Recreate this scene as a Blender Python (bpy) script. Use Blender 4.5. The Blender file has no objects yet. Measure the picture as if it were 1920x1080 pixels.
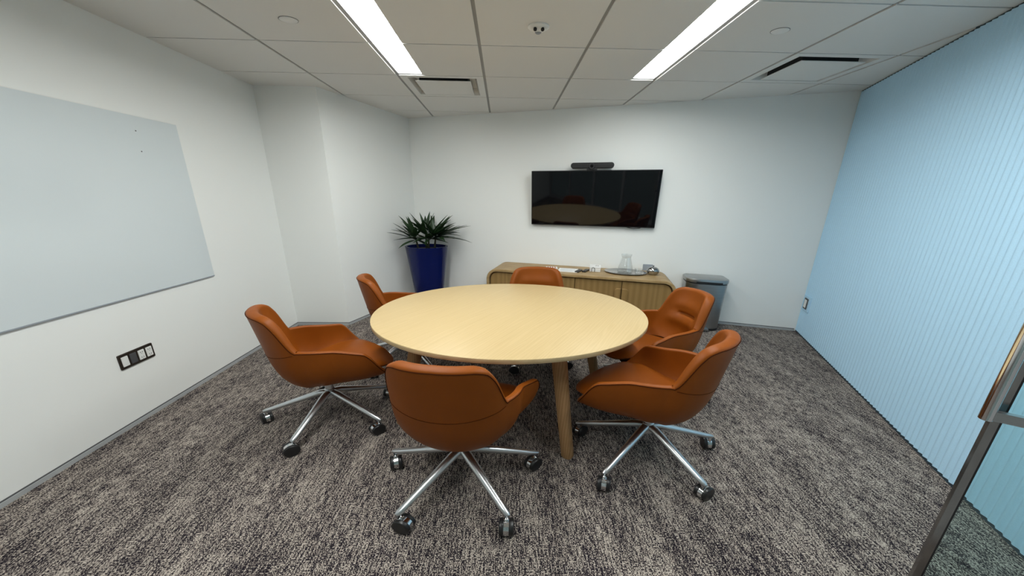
import bpy, bmesh, math, random
import numpy as np
from mathutils import Matrix, Vector

# ---------------------------------------------------------------- camera, world, exposure
SC = bpy.context.scene
COL = SC.collection
CAM_Z = 1.5168
FPX = 589.47                      # focal length in pixels of the 1920 px wide frame
PITCH, YAW, ROLL = 0.27873, 0.02918, 0.010614

def camera_basis():
    cp, sp, cy, sy = math.cos(PITCH), math.sin(PITCH), math.cos(YAW), math.sin(YAW)
    f = Vector((sy * cp, cy * cp, -sp)); r = Vector((cy, -sy, 0)); u = r.cross(f)
    c, s = math.cos(ROLL), math.sin(ROLL)
    return c * r + s * u, -s * r + c * u, f

cam = bpy.data.cameras.new('camera')
cam.sensor_width = 36.0
cam.lens = FPX / 1920 * 36.0
cam.clip_start = 0.02
cam_ob = bpy.data.objects.new('camera', cam)
COL.objects.link(cam_ob)
_r, _u, _f = camera_basis()
_m = Matrix((_r, _u, -_f)).transposed().to_4x4()
_m.translation = (0, 0, CAM_Z)
cam_ob.matrix_world = _m
SC.camera = cam_ob

WORLD_STRENGTH = 0.25
world = bpy.data.worlds.new('corridor_fill')  # even fill added from outside the room; the corridor itself is unseen
SC.world = world
world.use_nodes = True
world.node_tree.nodes['Background'].inputs[0].default_value = (0.95, 1.0, 0.98, 1)
world.node_tree.nodes['Background'].inputs[1].default_value = WORLD_STRENGTH

LAMP_STRENGTH = 31.5
SC.view_settings.view_transform = 'Standard'
SC.view_settings.look = 'None'
SC.view_settings.gamma = 1.0
SC.view_settings.use_curve_mapping = False
SC.view_settings.exposure = 0.0

# ---------------------------------------------------------------- measures (metres)
# The photograph shows everything about 1.3 times wider across the room than deep
# (oval table, 2.3:1 screen, oblong ceiling tiles), so things are built that wide.
WIDE = 1.30
CEIL = 2.5737
TX, X0 = 0.7839, -0.1763          # ceiling module across the room
TY, Y0 = 0.61, 2.0591             # ceiling module along the room
LEFT_X = -2.512
LC = Vector((-2.512, 3.648)); CC = Vector((-1.887, 3.641)); BC = Vector((-1.338, 4.922)); BR = Vector((3.549, 3.437))
BLUE_DIR = Vector((-0.446, -0.895)).normalized()
HINGE = BR + BLUE_DIR * 3.50
FL = Vector((LEFT_X, -2.15))
WU = (BR - BC).normalized(); WN = Vector((WU.y, -WU.x))      # along the screen wall, into the room
BN = Vector((BLUE_DIR.y, -BLUE_DIR.x))                       # into the room from the blue wall
ROOM = [FL, HINGE, BR, BC, CC, LC]
random.seed(7)

# ---------------------------------------------------------------- materials
def mat(name, col, rough=0.5, metal=0.0, spec=0.5, coat=0.0, noise=None, bump=None, emit=None):
    """Principled material; noise=(scale xyz, amount) mottles the colour, bump=(scale xyz, strength, distance)."""
    m = bpy.data.materials.new(name); m.use_nodes = True
    nt = m.node_tree; b = nt.nodes['Principled BSDF']
    b.inputs['Base Color'].default_value = (*col, 1)
    b.inputs['Roughness'].default_value = rough
    b.inputs['Metallic'].default_value = metal
    b.inputs['Specular IOR Level'].default_value = spec
    b.inputs['Coat Weight'].default_value = coat
    b.inputs['Coat Roughness'].default_value = 0.06
    if emit:
        b.inputs['Emission Color'].default_value = (*emit[0], 1)
        b.inputs['Emission Strength'].default_value = emit[1]
    tc = None
    if noise or bump:
        tc = nt.nodes.new('ShaderNodeTexCoord')
    def noisetex(scale, detail=3.0):
        mp = nt.nodes.new('ShaderNodeMapping'); mp.inputs['Scale'].default_value = scale
        nt.links.new(tc.outputs['Object'], mp.inputs['Vector'])
        n = nt.nodes.new('ShaderNodeTexNoise'); n.inputs['Scale'].default_value = 1.0; n.inputs['Detail'].default_value = detail
        nt.links.new(mp.outputs['Vector'], n.inputs['Vector'])
        return n
    if noise:
        n = noisetex(noise[0]); a = noise[1]
        r = nt.nodes.new('ShaderNodeValToRGB')
        r.color_ramp.elements[0].position = 0.3; r.color_ramp.elements[1].position = 0.7
        r.color_ramp.elements[0].color = (*[max(0, c * (1 - a)) for c in col], 1)
        r.color_ramp.elements[1].color = (*[min(1, c * (1 + a)) for c in col], 1)
        nt.links.new(n.outputs['Fac'], r.inputs['Fac']); nt.links.new(r.outputs['Color'], b.inputs['Base Color'])
    if bump:
        n = noisetex(bump[0], 2.0)
        bp = nt.nodes.new('ShaderNodeBump'); bp.inputs['Strength'].default_value = bump[1]; bp.inputs['Distance'].default_value = bump[2]
        nt.links.new(n.outputs['Fac'], bp.inputs['Height']); nt.links.new(bp.outputs['Normal'], b.inputs['Normal'])
    return m

def wood(name, light, dark, rot, scale, rough=0.45, spec=0.4, ring=6.0, amount=0.35, distort=12.0):
    m = bpy.data.materials.new(name); m.use_nodes = True
    nt = m.node_tree; b = nt.nodes['Principled BSDF']
    b.inputs['Roughness'].default_value = rough; b.inputs['Specular IOR Level'].default_value = spec
    tc = nt.nodes.new('ShaderNodeTexCoord')
    mp0 = nt.nodes.new('ShaderNodeMapping'); mp0.inputs['Rotation'].default_value = rot
    nt.links.new(tc.outputs['Object'], mp0.inputs['Vector'])
    mp = nt.nodes.new('ShaderNodeMapping'); mp.inputs['Scale'].default_value = scale
    nt.links.new(mp0.outputs['Vector'], mp.inputs['Vector'])
    w = nt.nodes.new('ShaderNodeTexWave'); w.wave_type = 'BANDS'; w.bands_direction = 'X'
    w.inputs['Scale'].default_value = ring; w.inputs['Distortion'].default_value = distort
    w.inputs['Detail'].default_value = 3.0; w.inputs['Detail Scale'].default_value = 0.55; w.inputs['Detail Roughness'].default_value = 0.6
    nt.links.new(mp.outputs['Vector'], w.inputs['Vector'])
    mp2 = nt.nodes.new('ShaderNodeMapping'); mp2.inputs['Scale'].default_value = (60, 2.5, 2.5)
    nt.links.new(mp.outputs['Vector'], mp2.inputs['Vector'])
    n = nt.nodes.new('ShaderNodeTexNoise'); n.inputs['Scale'].default_value = 1.0; n.inputs['Detail'].default_value = 4.0
    nt.links.new(mp2.outputs['Vector'], n.inputs['Vector'])
    mx = nt.nodes.new('ShaderNodeMath'); mx.operation = 'MULTIPLY_ADD'; mx.inputs[1].default_value = amount
    nt.links.new(w.outputs['Fac'], mx.inputs[0]); 
    m2 = nt.nodes.new('ShaderNodeMath'); m2.operation = 'MULTIPLY'; m2.inputs[1].default_value = 0.5
    nt.links.new(n.outputs['Fac'], m2.inputs[0]); nt.links.new(m2.outputs[0], mx.inputs[2])
    r = nt.nodes.new('ShaderNodeValToRGB')
    r.color_ramp.elements[0].position = 0.12; r.color_ramp.elements[1].position = 0.56
    r.color_ramp.elements[0].color = (*dark, 1); r.color_ramp.elements[1].color = (*light, 1)
    nt.links.new(mx.outputs[0], r.inputs['Fac']); nt.links.new(r.outputs['Color'], b.inputs['Base Color'])
    return m

def carpet_material():
    m = bpy.data.materials.new('carpet'); m.use_nodes = True
    nt = m.node_tree; b = nt.nodes['Principled BSDF']
    b.inputs['Roughness'].default_value = 0.95; b.inputs['Specular IOR Level'].default_value = 0.1
    tc = nt.nodes.new('ShaderNodeTexCoord')
    def tex(scale, detail, rough=0.5):
        mp = nt.nodes.new('ShaderNodeMapping'); mp.inputs['Scale'].default_value = scale
        nt.links.new(tc.outputs['Object'], mp.inputs['Vector'])
        n = nt.nodes.new('ShaderNodeTexNoise'); n.inputs['Scale'].default_value = 1.0
        n.inputs['Detail'].default_value = detail; n.inputs['Roughness'].default_value = rough
        nt.links.new(mp.outputs['Vector'], n.inputs['Vector']); return n
    fine = tex((250, 165, 1), 1.0); streak = tex((120, 22, 1), 2.0); patch = tex((10, 2.6, 1), 2.5)
    def mul(a, k, add=None):
        q = nt.nodes.new('ShaderNodeMath'); q.operation = 'MULTIPLY_ADD'; q.inputs[1].default_value = k; q.inputs[2].default_value = 0
        nt.links.new(a.outputs[0], q.inputs[0])
        if add: nt.links.new(add.outputs[0], q.inputs[2])
        return q
    s = mul(patch, 0.22, mul(streak, 0.53, mul(fine, 0.90)))
    r = nt.nodes.new('ShaderNodeValToRGB'); e = r.color_ramp.elements
    e[0].position = 0.765; e[0].color = (0.013, 0.010, 0.016, 1)
    e[1].position = 0.93; e[1].color = (0.475, 0.415, 0.36, 1)
    k = e.new(0.825); k.color = (0.10, 0.082, 0.078, 1)
    nt.links.new(s.outputs[0], r.inputs['Fac']); nt.links.new(r.outputs['Color'], b.inputs['Base Color'])
    bp = nt.nodes.new('ShaderNodeBump'); bp.inputs['Strength'].default_value = 0.5; bp.inputs['Distance'].default_value = 0.004
    nt.links.new(s.outputs[0], bp.inputs['Height']); nt.links.new(bp.outputs['Normal'], b.inputs['Normal'])
    return m

def glass_material(name, tint, rough=0.0, fres=0.04):
    """Clear pane: tinted see-through plus mirror by Fresnel."""
    m = bpy.data.materials.new(name); m.use_nodes = True
    nt = m.node_tree; nt.nodes.remove(nt.nodes['Principled BSDF'])
    t = nt.nodes.new('ShaderNodeBsdfTransparent'); t.inputs['Color'].default_value = (*tint, 1)
    g = nt.nodes.new('ShaderNodeBsdfGlossy'); g.inputs['Roughness'].default_value = rough
    lw = nt.nodes.new('ShaderNodeLayerWeight'); lw.inputs['Blend'].default_value = 0.5
    pw = nt.nodes.new('ShaderNodeMath'); pw.operation = 'POWER'; pw.inputs[1].default_value = 4.0
    nt.links.new(lw.outputs['Facing'], pw.inputs[0])
    fr = nt.nodes.new('ShaderNodeMath'); fr.operation = 'MULTIPLY_ADD'; fr.inputs[1].default_value = 0.8; fr.inputs[2].default_value = fres
    nt.links.new(pw.outputs[0], fr.inputs[0])
    mx = nt.nodes.new('ShaderNodeMixShader')
    nt.links.new(fr.outputs[0], mx.inputs[0]); nt.links.new(t.outputs[0], mx.inputs[1]); nt.links.new(g.outputs[0], mx.inputs[2])
    nt.links.new(mx.outputs[0], nt.nodes['Material Output'].inputs['Surface'])
    return m

M = {}
M['wall'] = mat('white_paint', (0.885, 0.895, 0.875), 0.6, spec=0.25, bump=((220, 220, 220), 0.06, 0.002))
M['front'] = mat('grey_partition', (0.50, 0.515, 0.52), 0.5)
M['blue'] = mat('blue_felt', (0.50, 0.75, 0.945), 0.75, spec=0.2, noise=((300, 300, 300), 0.05))
M['bluegap'] = mat('blue_gap_shade', (0.05, 0.075, 0.095), 0.8, spec=0.1)  # shade of the gaps over and under the flutes, painted in
M['carpet'] = carpet_material()
M['tile'] = mat('mineral_tile', (0.80, 0.79, 0.765), 0.85, spec=0.1, bump=((900, 900, 900), 0.12, 0.001))
M['rail'] = mat('ceiling_rail', (0.36, 0.36, 0.35), 0.5, spec=0.3)
M['slab'] = mat('plenum', (0.10, 0.10, 0.10), 0.9)
M['base'] = mat('base_metal', (0.50, 0.52, 0.53), 0.35, metal=0.2)
M['basedark'] = mat('base_dark_line', (0.10, 0.10, 0.105), 0.6)  # dark grey, for the strip above the skirting and the sprinkler rims
M['lamp_body'] = mat('lamp_trim', (0.78, 0.78, 0.76), 0.4)
M['lamp'] = mat('lamp_diffuser', (0.9, 0.9, 0.9), 0.5, emit=((0.97, 1.0, 0.975), LAMP_STRENGTH))
M['white'] = mat('white_plastic', (0.82, 0.82, 0.80), 0.4)
M['vent'] = mat('vent_enamel', (0.78, 0.775, 0.75), 0.5)
M['ventdark'] = mat('vent_shade_eye_black', (0.012, 0.012, 0.013), 0.8)  # near black carries the shade inside the vents; also the sensor eyes
M['leather'] = mat('tan_leather', (0.228, 0.056, 0.0035), 0.46, spec=0.22, noise=((6, 6, 6), 0.06), bump=((420, 420, 420), 0.10, 0.001))
M['stitch'] = mat('dark_stitching', (0.05, 0.012, 0.003), 0.9, spec=0.05)
M['alu'] = mat('polished_aluminium', (0.64, 0.66, 0.68), 0.30, metal=1.0)
M['polished'] = mat('polished_steel', (0.42, 0.42, 0.42), 0.12, metal=1.0)
M['chrome'] = mat('chrome', (0.72, 0.73, 0.74), 0.10, metal=1.0)
M['darkchrome'] = mat('dark_chrome', (0.33, 0.32, 0.31), 0.16, metal=1.0, noise=((30, 30, 14), 0.12))
M['rubber'] = mat('black_rubber', (0.012, 0.012, 0.013), 0.35)
M['wheelhub'] = mat('wheel_hub', (0.06, 0.06, 0.062), 0.3)
M['maple'] = wood('pale_maple', (0.565, 0.425, 0.222), (0.50, 0.368, 0.184), (0, 0, math.radians(35)), (2.4, 0.20, 1.0), 0.42, 0.35, 7.5, 0.22, 22.0)
M['mapleedge'] = wood('maple_edge', (0.74, 0.57, 0.33), (0.66, 0.50, 0.27), (0, 0, 0.3), (1, 1, 8), 0.5, 0.3, 3.0)
M['oakleg'] = wood('oak_leg', (0.42, 0.24, 0.11), (0.29, 0.155, 0.063), (0, 0, 0.6), (9, 9, 0.6), 0.5, 0.35, 2.5)
M['oak'] = wood('brown_oak', (0.33, 0.205, 0.075), (0.22, 0.13, 0.042), (0, 0, 0), (9, 9, 0.5), 0.5, 0.35, 0.5, 0.25, 8.0)
M['oakband'] = wood('oak_band', (0.40, 0.27, 0.125), (0.31, 0.20, 0.085), (0, 0, 0), (0.6, 9, 9), 0.45, 0.4, 1.6)
M['darkgap'] = mat('dark_reveal', (0.05, 0.028, 0.010), 0.7)  # dark brown, seen in the gaps around the doors
M['screen'] = mat('screen_glass', (0.002, 0.002, 0.003), 0.04, spec=0.42)
M['black'] = mat('black_plastic', (0.012, 0.012, 0.013), 0.4)
M['mesh'] = mat('speaker_cloth', (0.02, 0.02, 0.021), 0.8, bump=((1500, 1500, 1500), 0.3, 0.001))
M['board'] = mat('glass_board', (0.69, 0.745, 0.765), 0.05, spec=0.35)
M['boardedge'] = mat('glass_board_edge', (0.60, 0.66, 0.66), 0.2)
M['steel'] = mat('brushed_steel', (0.42, 0.425, 0.425), 0.30, metal=1.0, noise=((4, 4, 300), 0.10))
M['pot'] = mat('cobalt_glaze', (0.002, 0.008, 0.085), 0.22, spec=0.35, coat=0.0)
M['soil'] = mat('potting_soil', (0.018, 0.013, 0.010), 0.95, noise=((60, 60, 60), 0.5), bump=((80, 80, 80), 0.8, 0.01))
M['leaf'] = mat('dark_leaf', (0.016, 0.042, 0.013), 0.38, spec=0.5, noise=((9, 9, 9), 0.35))
M['cane'] = mat('palm_cane', (0.030, 0.032, 0.014), 0.7)
M['bronze'] = mat('bronze_plate', (0.035, 0.026, 0.020), 0.35, metal=0.4)
M['greyplastic'] = mat('grey_plastic', (0.07, 0.07, 0.075), 0.5)
M['plategrey'] = mat('grey_cover_plate', (0.33, 0.36, 0.40), 0.45)
M['paper'] = mat('white_paper', (0.84, 0.84, 0.83), 0.7)
M['ink'] = mat('pale_print', (0.50, 0.56, 0.62), 0.7)
M['redink'] = mat('red_print', (0.45, 0.12, 0.07), 0.6)
M['clear'] = glass_material('clear_glass', (0.985, 0.99, 0.988), 0.0, 0.075)
M['tinted'] = glass_material('door_glass', (0.80, 0.905, 0.90), 0.0, 0.05)
M['greenedge'] = mat('glass_edge', (0.03, 0.07, 0.07), 0.2)

# ---------------------------------------------------------------- mesh helpers
class MB:
    def __init__(s): s.v = []; s.f = []
    def add(s, verts, faces):
        o = len(s.v); s.v += [tuple(p) for p in verts]; s.f += [tuple(i + o for i in f) for f in faces]; return s
    def box(s, x0, x1, y0, y1, z0, z1):
        return s.add([(x0,y0,z0),(x1,y0,z0),(x1,y1,z0),(x0,y1,z0),(x0,y0,z1),(x1,y0,z1),(x1,y1,z1),(x0,y1,z1)],
                     [(0,3,2,1),(4,5,6,7),(0,1,5,4),(1,2,6,5),(2,3,7,6),(3,0,4,7)])
    def prism(s, poly, z0, z1):
        n = len(poly)
        return s.add([(p[0],p[1],z0) for p in poly] + [(p[0],p[1],z1) for p in poly],
                     [tuple(range(n))[::-1], tuple(range(n, 2*n))] + [(i,(i+1)%n,n+(i+1)%n,n+i) for i in range(n)])
    def lathe(s, prof, n=32, cx=0, cy=0, sx=1.0, sy=1.0, caps=True):
        vs = [(cx+sx*r*math.cos(2*math.pi*k/n), cy+sy*r*math.sin(2*math.pi*k/n), z) for r, z in prof for k in range(n)]
        fs = [(i*n+k, i*n+(k+1)%n, (i+1)*n+(k+1)%n, (i+1)*n+k) for i in range(len(prof)-1) for k in range(n)]
        if caps: fs += [tuple(range(n))[::-1], tuple((len(prof)-1)*n+k for k in range(n))]
        return s.add(vs, fs)
    def tube(s, pts, rad, n=10, caps=True, flat=(1, 1), up=None):
        pts = [Vector(p) for p in pts]; m = len(pts); vs = []
        prev = None
        for i, p in enumerate(pts):
            t = (pts[min(i+1, m-1)] - pts[max(i-1, 0)]).normalized()
            if prev is None:
                a = Vector(up) if up else (Vector((0,0,1)) if abs(t.z) < 0.9 else Vector((1,0,0)))
                a = (a - t * a.dot(t)).normalized()
            else:
                a = (prev - t * prev.dot(t)).normalized()
            prev = a; b = t.cross(a)
            r = rad[i] if isinstance(rad, (list, tuple)) else rad
            for k in range(n):
                q = 2*math.pi*(k+0.5)/n
                vs.append(p + a*(r*flat[0]*math.cos(q)) + b*(r*flat[1]*math.sin(q)))
        fs = [(i*n+k, i*n+(k+1)%n, (i+1)*n+(k+1)%n, (i+1)*n+k) for i in range(m-1) for k in range(n)]
        if caps: fs += [tuple(range(n))[::-1], tuple((m-1)*n+k for k in range(n))]
        return s.add(vs, fs)
    def rounded_slab(s, w0, w1, h0, h1, r, y0, y1, n=6, bevel=0.0, corners=(1,1,1,1)):
        """Rounded rectangle in x,z pushed from y0 (front) to y1."""
        def ring(d, y):
            pts = []
            for ci, (cx, cz, a0) in enumerate(((w1-r, h1-r, 0), (w0+r, h1-r, 90), (w0+r, h0+r, 180), (w1-r, h0+r, 270))):
                if corners[ci]:
                    for k in range(n+1):
                        a = math.radians(a0 + 90*k/n); pts.append((cx+(r-d)*math.cos(a), y, cz+(r-d)*math.sin(a)))
                else:
                    ex = w1-d if ci in (0, 3) else w0+d; ez = h1-d if ci < 2 else h0+d
                    for k in range(n+1): pts.append((ex, y, ez))
            return pts
        rings = [ring(bevel, y0), ring(0, y0+bevel), ring(0, y1)] if bevel else [ring(0, y0), ring(0, y1)]
        m = len(rings[0]); vs = [p for q in rings for p in q]
        fs = [(i*m+k, (i+1)*m+k, (i+1)*m+(k+1)%m, i*m+(k+1)%m) for i in range(len(rings)-1) for k in range(m)]
        fs += [tuple(range(m)), tuple((len(rings)-1)*m+k for k in range(m))[::-1]]
        return s.add(vs, fs)
    def mesh(s, name, smooth=False, angle=None):
        me = bpy.data.meshes.new(name); me.from_pydata(s.v, [], s.f)
        bm = bmesh.new(); bm.from_mesh(me)
        bmesh.ops.remove_doubles(bm, verts=bm.verts, dist=1e-6)
        bmesh.ops.recalc_face_normals(bm, faces=bm.faces)
        bm.to_mesh(me); bm.free()
        if smooth:
            me.polygons.foreach_set('use_smooth', [True]*len(me.polygons))
            me.set_sharp_from_angle(angle=math.radians(angle if angle else 35))
        return me
    def build(s, name, m, parent=None, smooth=False, loc=(0,0,0), rz=0, angle=None):
        o = bpy.data.objects.new(name, s.mesh(name, smooth, angle)); COL.objects.link(o)
        o.data.materials.append(M[m]); o.location = loc; o.rotation_euler.z = rz
        if parent: o.parent = parent
        return o

def tag(o, label=None, cat=None, group=None, kind=None):
    if label: o['label'] = label
    if cat: o['category'] = cat
    if group: o['group'] = group
    if kind: o['kind'] = kind
    return o

def thing(name, label, cat, loc=(0,0,0), rz=0, group=None):
    o = bpy.data.objects.new(name, None); COL.objects.link(o)
    o.location = loc; o.rotation_euler.z = rz; o.empty_display_size = 0.1
    return tag(o, label, cat, group)

WALL_RZ = math.atan2(WU.y, WU.x)                 # local x along the screen wall, local -y into the room
def on_wall(s, n, z=0.0):
    p = BC + WU*s + WN*n; return (p.x, p.y, z)
BLUE_RZ = math.atan2(-BLUE_DIR.y, -BLUE_DIR.x)   # local x towards the far corner, local +y into the room
def on_blue(s, n, z=0.0):
    p = BR + BLUE_DIR*s + BN*n; return (p.x, p.y, z)

# ---------------------------------------------------------------- room shell
floor = MB().prism([(p.x, p.y) for p in ROOM], -0.06, 0.0).build('floor', 'carpet'); tag(floor, 'black, grey and beige streaked loop carpet', kind='structure')

def wall_between(name, a, b, m, th=0.12, z0=0.0, z1=CEIL+0.12):
    d = (b - a).normalized(); out = Vector((d.y, -d.x))   # outline runs counter-clockwise: outside is on the right
    q = [a - d*0.0, b + d*0.0, b + out*th, a + out*th]
    o = MB().prism([(p.x, p.y) for p in q], z0, z1).build(name, m); tag(o, kind='structure'); return o

wall_between('wall_back', BR, BC, 'wall')['label'] = 'white painted wall behind the screen'
wall_between('wall_alcove', BC, CC, 'wall')['label'] = 'slanted white wall beside the plant'
wall_between('wall_column', CC, LC, 'wall')['label'] = 'narrow white return wall left of the plant'
wall_between('wall_left', LC, FL, 'wall')['label'] = 'white wall carrying the glass board'
wr = wall_between('wall_right', HINGE, BR, 'bluegap'); wr['label'] = 'pale blue fluted felt wall'
FD = (HINGE - FL).normalized(); DOOR_W = 0.82
FLEN = (HINGE - FL).length - DOOR_W; FRZ = math.atan2(FD.y, FD.x)
fb = MB(); NP = 4; PWD = FLEN/NP
fb.box(0, FLEN, -0.06, 0.0, 0.0, 0.10); fb.box(0, FLEN, -0.06, 0.0, 2.30, CEIL+0.12)
for k in range(NP+1): fb.box(min(max(k*PWD-0.03, 0), FLEN-0.06), min(max(k*PWD+0.03, 0.06), FLEN), -0.06, 0.0, 0.10, 2.30)
wf = fb.build('wall_front', 'front', loc=(FL.x, FL.y, 0), rz=FRZ); tag(wf, 'grey framed glass partition behind the camera', kind='structure')
for k in range(NP): MB().box(k*PWD+0.02, (k+1)*PWD-0.02, -0.035, -0.025, 0.09, 2.31).build('pane', 'tinted', wf)
wt = wall_between('wall_front_header', HINGE - FD*DOOR_W, HINGE, 'front', z0=2.30); wt['label'] = 'grey panel above the doorway'

# flutes of the blue wall, one strip each
FW, FDp, FN = 0.0405, 0.0085, 12
fb = MB(); prof = []
for k in range(FN+1):
    prof.append((FW*(k/FN-0.5), 0.0025+FDp*(0.5-0.5*math.cos(2*math.pi*k/FN))))
z0, z1 = 0.022, CEIL-0.012
fb.add([(x, y, z) for z in (z0, z1) for x, y in prof],
       [(k, k+1, FN+2+k, FN+1+k) for k in range(FN)] + [])
fb.add([(sx*FW/2, y, z) for z in (z0, z1) for sx, y in ((-1, 0.0), (1, 0.0), (1, 0.0025), (-1, 0.0025))], [(0, 3, 7, 4), (1, 5, 6, 2)])
for z in (z0, z1): fb.add([(-FW/2, 0.0, z)] + [(x, y, z) for x, y in prof] + [(FW/2, 0.0, z)], [tuple(range(FN+3))])
fme = fb.mesh('flute', True, 60); fme.materials.append(M['blue'])
nfl = int(3.46/FW)
for i in range(nfl):
    o = bpy.data.objects.new('flute', fme); COL.objects.link(o)
    o.location = on_blue((i+0.5)*FW, 0.0); o.rotation_euler.z = BLUE_RZ; o.parent = wr

def skirting(name, a, b, inset0=0.0, inset1=0.0):
    d = (b-a).normalized(); n = Vector((-d.y, d.x)); L = (b-a).length
    o = MB().box(inset0, L-inset1, 0.0, 0.010, 0, 0.024).build(name, 'base', None, loc=(a.x, a.y, 0), rz=math.atan2(d.y, d.x)); tag(o, 'thin grey metal skirting strip', kind='structure')
    MB().box(inset0, L-inset1, 0.0, 0.004, 0.024, 0.031).build('dark_line', 'basedark', o)  # thin dark strip along the top of the metal
skirting('baseboard_back', BR, BC, 0.02); skirting('baseboard_alcove', BC, CC); skirting('baseboard_column', CC, LC); skirting('baseboard_left', LC, FL)

# ---------------------------------------------------------------- ceiling: rails and tiles
def clip(poly, x0, x1, y0, y1):
    for ax, lim, sgn in ((0, x0, 1), (0, x1, -1), (1, y0, 1), (1, y1, -1)):
        out = []
        for i, p in enumerate(poly):
            q = poly[(i+1) % len(poly)]; a = (p[ax]-lim)*sgn; b = (q[ax]-lim)*sgn
            if a >= 0: out.append(p)
            if a*b < 0:
                t = a/(a-b); out.append((p[0]+t*(q[0]-p[0]), p[1]+t*(q[1]-p[1])))
        poly = out
        if len(poly) < 3: return []
    return poly
def area(p): return 0.5*sum(p[i][0]*p[(i+1)%len(p)][1]-p[(i+1)%len(p)][0]*p[i][1] for i in range(len(p)))
ROOMP = [(p.x, p.y) for p in ROOM]
ceiling = MB().prism(ROOMP, CEIL+0.14, CEIL+0.20).build('ceiling', 'slab'); tag(ceiling, 'suspended ceiling of oblong grey-white tiles', kind='structure')
gx = lambda i: X0 + TX*i
gy = lambda j: Y0 + TY*j
LAMPS = {'left': (gx(-1)+0.014, gx(-1)+0.228, gy(-4), gy(2)-0.006), 'right': (gx(2)-0.214, gx(2)-0.014, gy(-3), gy(2)-0.006)}
VENTS = [(-1, 2), (3, 1)]
GX, GYI = 0.012, 0.0055
for i in range(-4, 6):
    for j in range(-8, 5):
        if (i, j) in VENTS: continue
        x0, x1, y0, y1 = gx(i)+GX, gx(i+1)-GX, gy(j)+GYI, gy(j+1)-GYI
        if i == -1 and -4 <= j <= 1: x0 = LAMPS['left'][1] + 0.004
        if i == 1 and -3 <= j <= 1: x1 = LAMPS['right'][0] - 0.004
        p = clip(ROOMP, x0, x1, y0, y1)
        if len(p) < 3 or abs(area(p)) < 0.002: continue
        MB().prism(p, CEIL, CEIL+0.018).build('ceiling_tile', 'tile', ceiling)
for i in range(-3, 6):
    p = clip(ROOMP, gx(i)-0.016, gx(i)+0.016, -9, 9)
    if len(p) >= 3: MB().prism(p, CEIL+0.008, CEIL+0.012).build('main_rail', 'rail', ceiling)
for j in range(-7, 5):
    for i in range(-4, 6):
        if i == -1 and -4 < j < 2: continue
        if i == 1 and -3 < j < 2: continue
        p = clip(ROOMP, gx(i)+0.016, gx(i+1)-0.016, gy(j)-0.014, gy(j)+0.014)
        if len(p) >= 3 and abs(area(p)) > 0.0008: MB().prism(p, CEIL+0.008, CEIL+0.011).build('cross_rail', 'rail', ceiling)

# recessed linear lamps: the room's light
def linear_lamp(x0, x1, y0, y1, label):
    t = thing('linear_lamp', label, 'ceiling lamp', ((x0+x1)/2, (y0+y1)/2, CEIL+0.03))
    w = (x1-x0)/2; L = (y1-y0)/2
    MB().box(-w, w, -L, L, 0.03, 0.07).build('housing', 'lamp_body', t)
    zb, zt, sl = -0.022, -0.006, 0.016           # sloping white trim around the diffuser
    a = [(-w,-L,zb),(w,-L,zb),(w,L,zb),(-w,L,zb)]
    b = [(-w+sl,-L+0.004,zt),(w-sl,-L+0.004,zt),(w-sl,L-0.004,zt),(-w+sl,L-0.004,zt)]
    c = [(x,y,0.03) for x,y,_ in a]
    MB().add(a+b+c, [(k,(k+1)%4,4+(k+1)%4,4+k) for k in range(4)] + [(k,8+k,8+(k+1)%4,(k+1)%4) for k in range(4)] + [(4+k,4+(k+1)%4,8+(k+1)%4,8+k) for k in range(4)]).build('trim', 'lamp_body', t)
    d = MB(); n = 10; pts = []                     # gently bowed opal lens
    for k in range(n+1):
        u = -1+2*k/n; pts.append((u*(w-sl-0.001), -0.006-0.010*(1-u*u)))
    yy = L-0.005
    d.add([(x, y, z) for y in (-yy, yy) for x, z in pts] + [(x, y, 0.02) for y in (-yy, yy) for x in (pts[0][0], pts[-1][0])],
          [(k, k+1, n+2+k, n+1+k) for k in range(n)] + [tuple(range(n+1))[::-1]+(2*n+2, 2*n+3), tuple(range(n+1, 2*n+2))+(2*n+5, 2*n+4),
           (0, n+1, 2*n+4, 2*n+2), (n, 2*n+3, 2*n+5, 2*n+1), (2*n+2, 2*n+4, 2*n+5, 2*n+3)])
    d.build('diffuser', 'lamp', t, True, angle=50)
    return t
linear_lamp(*LAMPS['left'], 'bright recessed linear ceiling lamp on the glass board side')
linear_lamp(*LAMPS['right'], 'bright recessed linear ceiling lamp on the blue wall side')

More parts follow.
